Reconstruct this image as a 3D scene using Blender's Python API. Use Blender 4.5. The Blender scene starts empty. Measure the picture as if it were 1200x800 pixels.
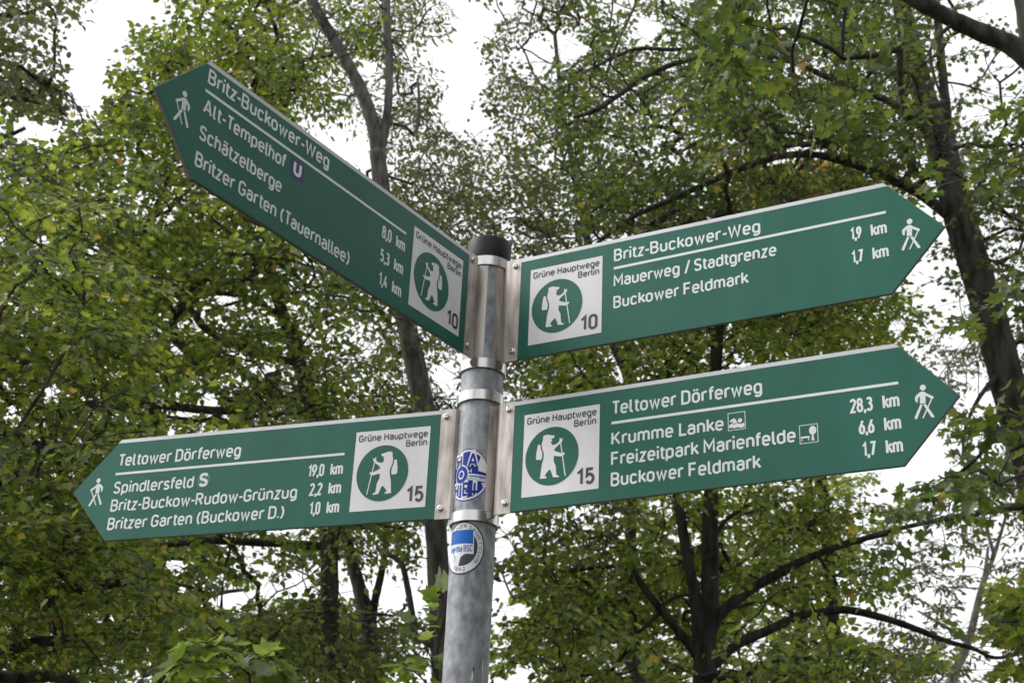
import bpy, bmesh, math, random
import numpy as np
from mathutils import Matrix, Vector

rng = np.random.default_rng(11)
random.seed(5)
scene = bpy.context.scene
COL = scene.collection
EYE = 1.6                      # camera height above the ground

# ------------------------------------------------------------------ camera
F_PX, PITCH, ROLL = 1670.836, 0.441625, 0.046973   # focal length in px of a 1200 px wide picture
fw = np.array([0, math.cos(PITCH), math.sin(PITCH)])
r0 = np.array([1.0, 0, 0]); u0 = np.cross(r0, fw)
RT = r0*math.cos(ROLL) + u0*math.sin(ROLL)
UP = -r0*math.sin(ROLL) + u0*math.cos(ROLL)
CAM = np.array([0, 0, EYE])
cam = bpy.data.cameras.new('camera'); cam_ob = bpy.data.objects.new('camera', cam); COL.objects.link(cam_ob)
cam.sensor_width = 36; cam.sensor_fit = 'HORIZONTAL'; cam.lens = F_PX/1200*36
cam.clip_start = 0.05; cam.clip_end = 2000
cam_ob.matrix_world = Matrix([[RT[0], UP[0], -fw[0], 0], [RT[1], UP[1], -fw[1], 0], [RT[2], UP[2], -fw[2], EYE], [0, 0, 0, 1]])
cam.dof.use_dof = True; cam.dof.focus_distance = 2.5; cam.dof.aperture_fstop = 15
scene.camera = cam_ob

# ------------------------------------------------------------------ sky, sun, exposure
SUN_DIR = Vector((-0.75, 0.12, 0.68)).normalized()      # towards the veiled sun: high on the left
SUN_EL = math.asin(SUN_DIR.z); SUN_AZ = math.atan2(SUN_DIR.x, SUN_DIR.y)
world = bpy.data.worlds.new('World'); scene.world = world; world.use_nodes = True
wn = world.node_tree.nodes; wl = world.node_tree.links
bg = wn['Background']; bg.inputs['Strength'].default_value = 0.15
sky = wn.new('ShaderNodeTexSky'); sky.sky_type = 'NISHITA'; sky.sun_disc = False
sky.sun_elevation = SUN_EL; sky.sun_rotation = SUN_AZ
sky.air_density = 1.0; sky.dust_density = 6.0; sky.ozone_density = 1.0
hs = wn.new('ShaderNodeHueSaturation'); hs.inputs['Saturation'].default_value = 0.12      # overcast: nearly white
mx = wn.new('ShaderNodeMix'); mx.data_type = 'RGBA'; mx.inputs['Factor'].default_value = 0.6
mx.inputs['B'].default_value = (8.6, 8.7, 8.9, 1)                                         # cloud deck
wl.new(sky.outputs[0], hs.inputs['Color']); wl.new(hs.outputs[0], mx.inputs['A'])
wl.new(mx.outputs['Result'], bg.inputs['Color'])
sl = bpy.data.lights.new('sun', 'SUN'); sl.energy = 1.4; sl.angle = math.radians(30); sl.color = (1, 0.96, 0.9)
sun = bpy.data.objects.new('sun', sl); COL.objects.link(sun)
sun.rotation_euler = SUN_DIR.to_track_quat('Z', 'Y').to_euler()
scene.view_settings.view_transform = 'Standard'; scene.view_settings.look = 'None'
scene.view_settings.exposure = 0.4; scene.view_settings.gamma = 1
scene.render.engine = 'CYCLES'
scene.cycles.max_bounces = 8; scene.cycles.diffuse_bounces = 4; scene.cycles.transmission_bounces = 4
scene.cycles.glossy_bounces = 3; scene.cycles.use_denoising = True
scene.cycles.use_adaptive_sampling = True; scene.cycles.adaptive_threshold = 0.02

# ------------------------------------------------------------------ helpers
def ray(px, py):
    return fw*F_PX + RT*(px-600) - UP*(py-400)
def at(px, py, Y):
    v = ray(px, py); return CAM + v*(Y/v[1])
def to_px(P):
    d = P - CAM; z = d@fw
    z = np.where(z > 0.05, z, 0.05)
    return 600 + F_PX*(d@RT)/z, 400 - F_PX*(d@UP)/z

def mesh_obj(name, verts, faces, mats, parent=None, smooth=False, midx=None):
    me = bpy.data.meshes.new(name); me.from_pydata([tuple(v) for v in verts], [], faces); me.update()
    for m in (mats if isinstance(mats, (list, tuple)) else [mats]): me.materials.append(m)
    if smooth: me.polygons.foreach_set('use_smooth', [True]*len(me.polygons))
    if midx is not None: me.polygons.foreach_set('material_index', midx)
    o = bpy.data.objects.new(name, me); COL.objects.link(o)
    if parent: o.parent = parent
    return o
def bm_obj(name, bm, mats, parent=None, smooth=False):
    me = bpy.data.meshes.new(name); bm.to_mesh(me); bm.free()
    for m in (mats if isinstance(mats, (list, tuple)) else [mats]): me.materials.append(m)
    if smooth: me.polygons.foreach_set('use_smooth', [True]*len(me.polygons))
    o = bpy.data.objects.new(name, me); COL.objects.link(o)
    if parent: o.parent = parent
    return o
def np_obj(name, V, loops, sizes, mats, parent=None, smooth=False):
    me = bpy.data.meshes.new(name)
    V = np.asarray(V, np.float32); loops = np.asarray(loops, np.int32); sizes = np.asarray(sizes, np.int32)
    me.vertices.add(len(V)); me.vertices.foreach_set('co', V.ravel())
    me.loops.add(len(loops)); me.loops.foreach_set('vertex_index', loops)
    me.polygons.add(len(sizes))
    st = np.zeros(len(sizes), np.int32); st[1:] = np.cumsum(sizes)[:-1]
    me.polygons.foreach_set('loop_start', st)
    if smooth: me.polygons.foreach_set('use_smooth', np.ones(len(sizes), bool))
    me.update(calc_edges=True); me.validate()
    me.materials.append(mats)
    o = bpy.data.objects.new(name, me); COL.objects.link(o)
    if parent: o.parent = parent
    return o
def empty(name, loc, rotz=0):
    o = bpy.data.objects.new(name, None); COL.objects.link(o)
    o.location = loc; o.rotation_euler = (0, 0, rotz); o.empty_display_size = 0.1
    return o
def tag(o, label=None, cat=None, group=None, kind=None):
    if label: o['label'] = label
    if cat: o['category'] = cat
    if group: o['group'] = group
    if kind: o['kind'] = kind
    return o

# ------------------------------------------------------------------ materials
def mat(name, col, rough=0.5, metal=0.0, spec=0.5):
    m = bpy.data.materials.new(name); m.use_nodes = True
    b = m.node_tree.nodes['Principled BSDF']
    b.inputs['Base Color'].default_value = (*col, 1); b.inputs['Roughness'].default_value = rough
    b.inputs['Metallic'].default_value = metal; b.inputs['Specular IOR Level'].default_value = spec
    return m
def noise_mat(name, c1, c2, scale, rough=(0.4, 0.6), metal=0.0, bump=0.0, stretch=(1, 1, 1), detail=6, lo=0.35, hi=0.65, bdist=0.01, spec=0.5):
    m = mat(name, c1, rough[0], metal, spec); n = m.node_tree.nodes; l = m.node_tree.links; b = n['Principled BSDF']
    tc = n.new('ShaderNodeTexCoord'); mp = n.new('ShaderNodeMapping'); mp.inputs['Scale'].default_value = stretch
    nz = n.new('ShaderNodeTexNoise'); nz.inputs['Scale'].default_value = scale; nz.inputs['Detail'].default_value = detail
    cr = n.new('ShaderNodeValToRGB'); e = cr.color_ramp.elements
    e[0].position = lo; e[1].position = hi; e[0].color = (*c1, 1); e[1].color = (*c2, 1)
    mr = n.new('ShaderNodeMapRange'); mr.inputs['To Min'].default_value = rough[0]; mr.inputs['To Max'].default_value = rough[1]
    l.new(tc.outputs['Object'], mp.inputs[0]); l.new(mp.outputs[0], nz.inputs['Vector'])
    l.new(nz.outputs['Fac'], cr.inputs[0]); l.new(cr.outputs[0], b.inputs['Base Color'])
    l.new(nz.outputs['Fac'], mr.inputs['Value']); l.new(mr.outputs[0], b.inputs['Roughness'])
    if bump:
        bp = n.new('ShaderNodeBump'); bp.inputs['Strength'].default_value = bump; bp.inputs['Distance'].default_value = bdist
        l.new(nz.outputs['Fac'], bp.inputs['Height']); l.new(bp.outputs[0], b.inputs['Normal'])
    return m
def leaf_mat(name, stops, trans=0.45, tcol=1.5, rough=0.38):
    m = bpy.data.materials.new(name); m.use_nodes = True; n = m.node_tree.nodes; l = m.node_tree.links
    b = n['Principled BSDF']; out = n['Material Output']
    gi = n.new('ShaderNodeNewGeometry'); cr = n.new('ShaderNodeValToRGB'); cr.color_ramp.interpolation = 'LINEAR'
    e = cr.color_ramp.elements
    while len(e) < len(stops): e.new(0.5)
    for k, (p, c) in enumerate(stops): e[k].position = p; e[k].color = (*c, 1)
    l.new(gi.outputs['Random Per Island'], cr.inputs[0])
    # faint vein-and-blotch variation over the blade
    tc = n.new('ShaderNodeTexCoord'); nz = n.new('ShaderNodeTexNoise'); nz.inputs['Scale'].default_value = 22; nz.inputs['Detail'].default_value = 3
    mr = n.new('ShaderNodeMapRange'); mr.inputs['From Min'].default_value = 0.3; mr.inputs['From Max'].default_value = 0.7
    mr.inputs['To Min'].default_value = 0.75; mr.inputs['To Max'].default_value = 1.25
    l.new(tc.outputs['Object'], nz.inputs['Vector']); l.new(nz.outputs['Fac'], mr.inputs['Value'])
    vm = n.new('ShaderNodeVectorMath'); vm.operation = 'SCALE'
    l.new(cr.outputs[0], vm.inputs[0]); l.new(mr.outputs[0], vm.inputs['Scale'])
    l.new(vm.outputs[0], b.inputs['Base Color']); b.inputs['Roughness'].default_value = rough
    b.inputs['Specular IOR Level'].default_value = 0.6
    tr = n.new('ShaderNodeBsdfTranslucent'); vt = n.new('ShaderNodeVectorMath'); vt.operation = 'MULTIPLY'
    vt.inputs[1].default_value = (tcol*1.05, tcol*1.1, tcol*0.55)
    l.new(vm.outputs[0], vt.inputs[0]); l.new(vt.outputs[0], tr.inputs['Color'])
    ms = n.new('ShaderNodeMixShader'); ms.inputs[0].default_value = trans
    l.new(b.outputs[0], ms.inputs[1]); l.new(tr.outputs[0], ms.inputs[2]); l.new(ms.outputs[0], out.inputs['Surface'])
    return m

M = {}
M['green'] = noise_mat('green_sign_film', (0.004, 0.1, 0.069), (0.008, 0.122, 0.085), 11, (0.3, 0.46), spec=0.35, stretch=(1.3, 1.3, 0.35), detail=9, lo=0.3, hi=0.7)
M['white'] = noise_mat('white_sign_film', (0.69, 0.67, 0.705), (0.79, 0.775, 0.81), 13, (0.33, 0.48), spec=0.3, stretch=(1.3, 1.3, 0.4), detail=9, lo=0.3, hi=0.65)
M['letter'] = noise_mat('white_letter_film', (0.72, 0.77, 0.775), (0.78, 0.82, 0.825), 14, (0.35, 0.45), spec=0.3)
M['edge'] = mat('dull_board_edge', (0.16, 0.16, 0.17), 0.55)
M['ink'] = mat('dark_print', (0.03, 0.04, 0.05), 0.45)
M['alu'] = noise_mat('aluminium_profile', (0.5, 0.49, 0.52), (0.6, 0.59, 0.62), 25, (0.4, 0.55), 0.35, stretch=(0.2, 1, 1))
M['steel_band'] = noise_mat('stainless_band', (0.42, 0.415, 0.41), (0.66, 0.65, 0.645), 55, (0.2, 0.36), 1.0, stretch=(1, 1, 0.06), lo=0.3, hi=0.7)
M['steel'] = noise_mat('stainless_bracket', (0.24, 0.205, 0.185), (0.62, 0.565, 0.53), 26, (0.4, 0.6), 0.45, stretch=(2.2, 2.2, 0.45), detail=6, lo=0.3, hi=0.62)
M['bolt'] = mat('steel_bolt', (0.6, 0.58, 0.56), 0.2, 1.0)
M['galv'] = noise_mat('galvanised_pole', (0.165, 0.173, 0.19), (0.35, 0.365, 0.39), 75, (0.45, 0.7), 0.3, bump=0.3, stretch=(1, 1, 0.55), detail=5, bdist=0.001)
M['cap'] = noise_mat('black_plastic_cap', (0.006, 0.0065, 0.01), (0.014, 0.0145, 0.02), 30, (0.45, 0.6), spec=0.3)
M['navy'] = mat('blue_sticker_print', (0.008, 0.028, 0.27), 0.5, 0.0, 0.2)
M['blue'] = mat('bright_blue_print', (0.008, 0.12, 0.48), 0.5, 0.0, 0.2)
M['black'] = mat('black_sticker_print', (0.012, 0.014, 0.025), 0.4)
M['swhite'] = noise_mat('white_sticker_paper', (0.6, 0.62, 0.68), (0.75, 0.76, 0.8), 60, (0.4, 0.55))
M['ublue'] = mat('blue_transit_square', (0.008, 0.022, 0.11), 0.35)
M['sgreen'] = mat('green_transit_disc', (0.05, 0.16, 0.08), 0.35)
M['bark'] = noise_mat('brown_bark', (0.022, 0.02, 0.0175), (0.085, 0.076, 0.065), 9, (0.8, 0.95), bump=0.9, stretch=(1.6, 1.6, 0.35), detail=9, bdist=0.03, spec=0.2)
M['bark_dark'] = noise_mat('dark_bark', (0.012, 0.011, 0.01), (0.05, 0.045, 0.038), 9, (0.8, 0.95), bump=0.9, stretch=(1.6, 1.6, 0.35), detail=9, bdist=0.03, spec=0.2)
M['bark_pale'] = noise_mat('grey_bark', (0.05, 0.046, 0.042), (0.15, 0.138, 0.125), 8, (0.8, 0.95), bump=0.7, stretch=(1.6, 1.6, 0.4), detail=9, bdist=0.02, spec=0.2)
M['bark_thin'] = noise_mat('pale_bark', (0.12, 0.11, 0.1), (0.3, 0.28, 0.26), 8, (0.8, 0.95), bump=0.5, stretch=(1.6, 1.6, 0.4), detail=9, bdist=0.02, spec=0.2)
G = lambda s, *c: tuple(s*x for x in c)
M['leaf_bright'] = leaf_mat('yellow_green_leaf', [(0, (0.063, 0.101, 0.028)), (0.35, (0.109, 0.152, 0.036)), (0.7, (0.172, 0.209, 0.046)), (0.965, (0.247, 0.265, 0.069)), (0.985, (0.310, 0.276, 0.075)), (0.995, (0.345, 0.241, 0.081)), (1, (0.287, 0.138, 0.081))], 0.52, 1.7)
M['leaf_mid'] = leaf_mat('mid_green_leaf', [(0, (0.045, 0.070, 0.027)), (0.4, (0.070, 0.103, 0.035)), (0.8, (0.112, 0.143, 0.045)), (0.985, (0.163, 0.181, 0.056)), (1, (0.338, 0.237, 0.075))], 0.5, 1.6)
M['leaf_dark'] = leaf_mat('grey_green_leaf', [(0, (0.055, 0.070, 0.040)), (0.5, (0.084, 0.101, 0.051)), (0.9, (0.116, 0.132, 0.064)), (0.99, (0.154, 0.160, 0.072)), (1, (0.297, 0.209, 0.066))], 0.45, 1.5)
M['leaf_pale'] = leaf_mat('pale_grey_leaf', [(0, (0.085, 0.1, 0.06)), (0.5, (0.12, 0.135, 0.078)), (1, (0.16, 0.175, 0.1))], 0.5, 1.5)
M['leaf_autumn'] = leaf_mat('yellowing_leaf', [(0, (0.150, 0.138, 0.044)), (0.4, (0.250, 0.200, 0.062)), (0.8, (0.350, 0.250, 0.075)), (1, (0.375, 0.188, 0.075))], 0.5, 1.5)
M['leaf_far'] = leaf_mat('light_green_leaf', [(0, (0.1, 0.14, 0.034)), (0.5, (0.15, 0.19, 0.045)), (1, (0.22, 0.24, 0.07))], 0.55, 1.7)
M['leaf_near'] = leaf_mat('fresh_green_leaf', [(0, (0.072, 0.112, 0.024)), (0.5, (0.104, 0.152, 0.032)), (1, (0.160, 0.192, 0.080))], 0.5, 1.6)
M['grass'] = noise_mat('grassy_ground', (0.03, 0.045, 0.016), (0.09, 0.075, 0.045), 0.6, (0.85, 0.95), bump=0.5, detail=12, bdist=0.05, spec=0.2)

# ------------------------------------------------------------------ ground
gv, gf = [], []
N = 40
for j in range(N+1):
    for i in range(N+1):
        x = (i/N*2-1); y = (j/N*2-1)
        x = 400*x*abs(x); y = 400*y*abs(y)
        z = 0.0 if math.hypot(x, y) < 4 else 0.12*math.sin(x*0.21+1)*math.cos(y*0.17)*min(1, (math.hypot(x, y)-4)/6)
        gv.append((x, y, z))
for j in range(N):
    for i in range(N):
        a = j*(N+1)+i; gf.append((a, a+1, a+N+2, a+N+1))
g = mesh_obj('ground', gv, gf, M['grass'], smooth=True); tag(g, 'grassy ground under the trees', 'ground', kind='structure')

# ------------------------------------------------------------------ trees
def smooth_path(P, n=5):
    P = np.asarray(P, float)
    if len(P) < 3: return P
    out = []
    for i in range(len(P)-1):
        a = P[max(i-1, 0)]; b = P[i]; c = P[i+1]; d = P[min(i+2, len(P)-1)]
        for t in np.linspace(0, 1, n, endpoint=False):
            out.append(0.5*((2*b)+(-a+c)*t+(2*a-5*b+4*c-d)*t*t+(-a+3*b-3*c+d)*t**3))
    out.append(P[-1]); return np.array(out)
class Tubes:
    def __init__(s): s.V = []; s.L = []; s.S = []; s.n = 0
    def add(s, P, R, k=6, cap=True):
        P = np.asarray(P, float); R = np.asarray(R, float); m = len(P)
        T = np.gradient(P, axis=0); T /= np.linalg.norm(T, axis=1)[:, None]+1e-9
        ref = np.array([0.31, 0.17, 0.93]) if abs(T[0] @ np.array([0.31, 0.17, 0.93])) < 0.9 else np.array([1.0, 0, 0])
        A = np.cross(T, ref); A /= np.linalg.norm(A, axis=1)[:, None]+1e-9; B = np.cross(T, A)
        an = np.arange(k)*2*math.pi/k
        V = P[:, None, :] + R[:, None, None]*(np.cos(an)[None, :, None]*A[:, None, :] + np.sin(an)[None, :, None]*B[:, None, :])
        s.V.append(V.reshape(-1, 3))
        i = np.arange(m-1)[:, None]*k; j = np.arange(k)[None, :]; j2 = (j+1) % k
        q = np.stack([i+j, i+j2, i+k+j2, i+k+j], -1).reshape(-1, 4) + s.n
        s.L.append(q.ravel()); s.S.append(np.full(len(q), 4))
        if cap:
            s.L.append(np.arange(k)+s.n+(m-1)*k); s.S.append(np.array([k]))
        s.n += m*k
    def build(s, name, m, parent):
        return np_obj(name, np.concatenate(s.V), np.concatenate(s.L), np.concatenate(s.S), m, parent, True)

MAPLE = np.array([(0, 0), (.2, -.05), (.47, .16), (.29, .34), (.5, .68), (.2, .63), (0, 1.0)])
OVAL = np.array([(0, 0), (.1, .12), (.18, .35), (.19, .55), (.13, .78), (.05, .93), (0, 1.0)])
BROAD = np.array([(0, 0), (.22, .02), (.4, .24), (.38, .46), (.26, .7), (.1, .88), (0, 1.0)])
def leaf_shape(h):
    # 12 vertices: base, five right, tip, five left; folded along the midrib
    right = h[1:6]; left = h[1:6]*np.array([-1, 1])
    uv = np.concatenate([h[:1], right, h[6:7], left[::-1]])
    w = 0.22*np.abs(uv[:, 0]) - 0.22*uv[:, 1]**2
    f1 = [0, 1, 2, 3, 4, 5, 6]; f2 = [0, 6, 7, 8, 9, 10, 11]
    return uv, w, np.array(f1+f2)
SHAPES = {'maple': leaf_shape(MAPLE), 'oval': leaf_shape(OVAL), 'broad': leaf_shape(BROAD)}

def spray_template(k, nleaf=46, L=0.85):
    r = np.random.default_rng(100+k)
    O, D, tw = [], [], []
    main = np.array([[t*L, 0.05*math.sin(3*t+k), -0.12*t*t] for t in np.linspace(0, 1, 5)])
    tw.append(main)
    stems = [(main, 1.0)]
    for q in range(6):
        t = 0.18+0.13*q; b = np.array([t*L, 0.05*math.sin(3*t+k), -0.12*t*t]); sgn = 1 if (q+k) % 2 else -1
        a = sgn*math.radians(r.uniform(35, 65)); l = L*r.uniform(0.3, 0.52)*(1-0.4*t)
        end = b+np.array([math.cos(a)*l, math.sin(a)*l, r.uniform(-0.13, 0.06)])
        mid = (b+end)/2+np.array([0, 0, 0.02]); pth = np.array([b, mid, end]); tw.append(pth); stems.append((pth, 0.6))
    per = nleaf/sum(s for _, s in stems)
    for pth, wgt in stems:
        n = max(2, int(round(per*wgt)))
        for i in range(n):
            t = (i+0.6)/n*(len(pth)-1)*0.999; k0 = int(t); p = pth[k0]*(1-t+k0)+pth[k0+1]*(t-k0)
            d = pth[k0+1]-pth[k0]; az = math.atan2(d[1], d[0]) + (1 if i % 2 else -1)*math.radians(r.uniform(25, 85))
            if i == n-1: az = math.atan2(d[1], d[0])
            pet = r.uniform(0.02, 0.07)
            dv = np.array([math.cos(az), math.sin(az), r.uniform(-0.75, 0.1)]); dv /= np.linalg.norm(dv)
            O.append(p+dv*pet); D.append(dv)
    return np.array(O), np.array(D), tw
TEMPL = [spray_template(k) for k in range(14)]

# open sky between the crowns, as seen from the path (px ellipses of the 1200x800 frame)
GAPS = [(103, 80, 30, 72), (165, 12, 36, 22), (128, 30, 26, 40), (30, 150, 18, 20), (52, 155, 22, 18), (545, 80, 26, 55), (560, 30, 22, 26), (535, 125, 22, 30), (520, 60, 28, 14), (560, 140, 14, 18), (432, 80, 11, 15),
        (400, 110, 9, 9), (478, 62, 6, 14), (522, 440, 13, 17), (545, 420, 9, 8), (432, 410, 12, 11), (350, 680, 18, 16), (322, 690, 16, 10), (408, 690, 17, 13), (452, 692, 16, 21), (474, 715, 12, 11), (398, 672, 6, 20), (500, 640, 8, 30), (500, 660, 9, 40),
        (205, 660, 18, 10), (270, 700, 22, 14), (215, 690, 14, 9), (1080, 660, 32, 26), (1110, 630, 34, 14), (1090, 700, 26, 22), (1120, 700, 36, 40), (1150, 645, 34, 28), (1180, 660, 22, 24), (1155, 775, 22, 20), (1140, 720, 20, 34),
        (1075, 415, 14, 18), (1100, 420, 28, 22), (1125, 440, 20, 28), (1115, 400, 28, 14), (1140, 450, 14, 24), (1115, 55, 14, 12), (1125, 95, 22, 20), (1145, 130, 14, 14), (630, 60, 18, 22), (670, 55, 18, 20), (760, 35, 18, 16), (720, 115, 12, 10), (955, 180, 12, 12),
        (590, 640, 10, 26), (590, 690, 14, 20), (605, 715, 20, 12), (600, 610, 10, 16), (50, 280, 10, 8), (110, 292, 12, 8), (265, 350, 16, 10), (245, 470, 12, 14), (105, 470, 16, 8), (60, 462, 10, 12), (210, 405, 12, 12), (700, 280, 12, 12), (1160, 330, 14, 16), (1190, 560, 12, 18), (1050, 380, 14, 8)]
GAPA = np.array(GAPS, float); GAPA[:, 2:] *= 0.9
# stems and limbs that stand free of leaves on the side of the path (px, half width, distance)
BARE = [([(362, -5), (400, 62), (425, 110), (440, 150), (446, 200), (450, 240)], 13, 16), ([(454, 0), (456, 80), (453, 130), (446, 170)], 9, 16), ([(465, 340), (483, 410), (492, 450)], 15, 16), ([(510, 610), (515, 700), (520, 800)], 15, 16),
        ([(1195, 490), (1180, 440), (1160, 370), (1145, 320), (1128, 262), (1110, 195), (1095, 150)], 15, 14), ([(1130, 255), (1112, 150), (1104, 80)], 8, 14), ([(1100, 240), (1030, 203), (985, 188), (950, 181), (905, 185), (850, 205), (800, 228), (740, 255)], 7, 14),
        ([(1210, 60), (1150, 38), (1110, 20), (1060, -8)], 20, 8), ([(1200, -20), (1200, 60)], 20, 8), ([(1065, 140), (1040, 118), (1000, 104), (950, 82), (905, 66)], 6, 14), ([(672, 138), (700, 128), (760, 88), (800, 72)], 6, 14), ([(695, 80), (745, 58), (800, 58)], 5, 14),
        ([(797, 600), (805, 650), (815, 700), (824, 780)], 15, 15), ([(832, 620), (832, 690), (828, 735), (826, 790)], 21, 15), ([(832, 750), (845, 715), (880, 690), (920, 667), (1000, 634), (1050, 622)], 12, 15), ([(840, 775), (860, 757), (900, 738), (935, 722), (990, 714), (1030, 722), (1070, 735), (1140, 759), (1195, 766)], 12, 15), ([(822, 775), (800, 745), (775, 715), (748, 678)], 13, 15), ([(846, 365), (840, 430)], 10, 15),
        ([(1100, 830), (1117, 792), (1135, 750), (1145, 710), (1153, 680), (1165, 650)], 8, 21), ([(388, 680), (386, 735)], 12, 15), ([(415, 670), (424, 700), (432, 740)], 12, 19), ([(447, 670), (434, 735)], 7, 19), ([(160, 474), (205, 477), (260, 481)], 7, 15), ([(205, 345), (225, 365), (245, 388)], 7, 15), ([(180, 637), (240, 633), (320, 636)], 6, 15),
        ([(740, 765), (750, 800)], 9, 20), ([(718, 400), (730, 445)], 8, 20), ([(0, 795), (50, 791), (95, 800)], 9, 9.5), ([(310, 435), (350, 425)], 9, 15)]
def stem_cover(P):
    x, y = to_px(P); best = np.full(len(P), 9.0)
    for pts, hw, Yb in BARE:
        q = np.array(pts, float)
        for a, b in zip(q, q[1:]):
            e = b-a; t = np.clip(((x-a[0])*e[0]+(y-a[1])*e[1])/(e@e), 0, 1)
            dd = np.hypot(x-a[0]-t*e[0], y-a[1]-t*e[1])/hw
            best = np.where(P[:, 1] < Yb+0.2, np.minimum(best, dd), best)
    return best
def in_gap(P, grow=1.0):
    x, y = to_px(P); v = np.zeros(len(P))
    d = ((x[:, None]-GAPA[:, 0])/(GAPA[:, 2]*grow))**2 + ((y[:, None]-GAPA[:, 1])/(GAPA[:, 3]*grow))**2
    return d.min(axis=1)

DENS = 0.84
def tree(name, label, Y, trunk, limbs, zones, leaf, shape='maple', lsize=0.11, bark='bark', group='trees behind the signpost', world_zones=(), foot=None, boost=1.0, clear=True, branch_r=0.0055, keep=()):
    """trunk / limbs: (px, py, width in px[, metres nearer]); zones: px ellipse, near and far distance, number of leafy twigs"""
    w2r = lambda p: p[2]/2/F_PX*math.hypot(Y-(p[3] if len(p) > 3 else 0), 0.55*Y)
    tp = np.array([at(p[0], p[1], Y-(p[3] if len(p) > 3 else 0)) for p in trunk]); tr = np.array([w2r(p) for p in trunk])
    b = tp[0].copy(); dirn = (tp[1]-tp[0])/max(0.2, abs(tp[1][2]-tp[0][2]))
    base = b - np.clip(dirn*b[2], -1.2, 1.2)*0.6; base[2] = 0
    if foot is not None: base[:2] = foot
    root = empty(name, base); tag(root, label, 'tree', group)
    m1 = base*0.5+b*0.5; m2 = base*0.9+b*0.1
    P = np.concatenate([[base+[0, 0, -0.3], m2, m1], tp]); R = np.concatenate([[tr[0]*1.75, tr[0]*1.3, tr[0]*1.12], tr])
    PR = smooth_path(np.column_stack([P, R]), 6)
    nodes = [PR[8:, :3]]
    rr = rng.normal(0, 0.012, len(PR)); PR[:, 3] *= 1+rr*2
    t = Tubes(); t.add(PR[:, :3]-base, PR[:, 3], 14); t.build('trunk', M[bark], root)
    for lm in limbs:
        lp = np.array([at(p[0], p[1], Y-(p[3] if len(p) > 3 else 0)) for p in lm]); lr = np.array([w2r(p) for p in lm])
        Q = smooth_path(np.column_stack([lp, lr]), 6); Q[:, 3] = np.maximum(Q[:, 3], 0.006)*(1+rng.normal(0, 0.03, len(Q)))
        t = Tubes(); t.add(Q[:, :3]-base, Q[:, 3], 9); t.build('limb', M[bark], root)
        nodes.append(Q[:, :3])
    nodes = np.concatenate(nodes)
    # leafy twigs
    C = []
    for (cx, cy, rx, ry, Y0, Y1, n) in zones:
        n = int(n*boost*DENS)
        k = 0; got = np.empty((0, 2))
        while k < n:
            a = rng.uniform(0, 2*math.pi, 5); rad = np.sqrt(rng.uniform(0, 1, 5))
            cand = np.column_stack([cx+rx*rad*np.cos(a), cy+ry*rad*np.sin(a)])
            if len(got): cand = cand[[int(np.argmax(((cand[:, None]-got[None])**2).sum(-1).min(1)))]]
            q = cand[0]; got = np.concatenate([got, [q]]); p = at(q[0], q[1], rng.uniform(Y0, Y1)); k += 1
            if clear and in_gap(p[None], 1.25)[0] < 1: continue
            if stem_cover(p[None])[0] < 1.6 and rng.random() < 0.8: continue
            C.append(p)
    for (c, rad, n) in world_zones:
        for k in range(n):
            v = rng.normal(0, 1, 3); v *= rng.uniform(0.3, 1)**(1/3)/np.linalg.norm(v); C.append(np.array(c)+v*np.array(rad))
    C = np.array(C)
    dd = np.sqrt(((C[:, None]-nodes[None])**2).sum(-1)).min(1); C = C[np.argsort(dd)]
    node_par = list(-np.ones(len(nodes), int)); paths = []; alln = nodes.copy()
    count = np.zeros(len(nodes))
    for c in C:
        d = alln-c; dist = np.sqrt((d**2).sum(1)); cost = dist + 0.6*np.maximum(0, d[:, 2]) + 0.02*rng.random(len(d))
        i = int(np.argmin(cost)); s = alln[i]; L = np.linalg.norm(c-s); n = 4+int(L*1.6) if L > 0.5 else 2
        bow = np.array([0, 0, 0.1*L]) + rng.normal(0, 0.06*L, 3)
        f1, f2 = rng.uniform(4, 9, 2), rng.uniform(0, 6, 2); side = np.cross(c-s, [0.2, 0.3, 1.0])/max(L, 1e-3)
        pts = np.array([s+(c-s)*q+bow*4*q*(1-q)*0.5+(0.05*side*math.sin(f1[0]*q+f2[0])+np.array([0, 0, 0.04*L])*math.sin(f1[1]*q+f2[1]))*min(1, 4*q*(1-q)) for q in np.linspace(0, 1, n+1)])
        st = len(alln); alln = np.concatenate([alln, pts[1:]]); pr = i
        ids = [i]
        for q in range(n): node_par.append(pr); pr = st+q; ids.append(pr)
        paths.append((ids, c-s))
    count = np.zeros(len(alln))
    for ids, _ in paths: count[ids[-1]] += 1
    for i in range(len(alln)-1, len(nodes)-1, -1): count[node_par[i]] += count[i]
    rad = branch_r*np.maximum(count, 0.4)**0.46
    t = Tubes()
    for ids, _ in paths:
        P = alln[ids]; R = rad[ids].copy(); R[0] = R[1]
        t.add(P-base, R, 6 if R[0] > 0.012 else 5)
    # sprays
    O, D, UPV, SZ = [], [], [], []
    axis = tp[len(tp)//2]
    for (ids, dv) in paths:
        c = alln[ids[-1]]; out = np.array([c[0]-axis[0], c[1]-axis[1]]); az = math.atan2(dv[1]+0.3*out[1]/(np.hypot(*out)+.1), dv[0]+0.3*out[0]/(np.hypot(*out)+.1))+rng.normal(0, 0.8)
        o, d, tw = TEMPL[rng.integers(len(TEMPL))]; sc = rng.uniform(0.75, 1.25)
        ti, ro = rng.normal(0.08, 0.3), rng.normal(0, 0.35)
        Rm = np.array(Matrix.Rotation(az, 3, 'Z') @ Matrix.Rotation(ti, 3, 'Y') @ Matrix.Rotation(ro, 3, 'X'))
        sh = np.array([-0.3*sc, 0, 0])
        ow = (o*sc+sh)@Rm.T+c
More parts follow.
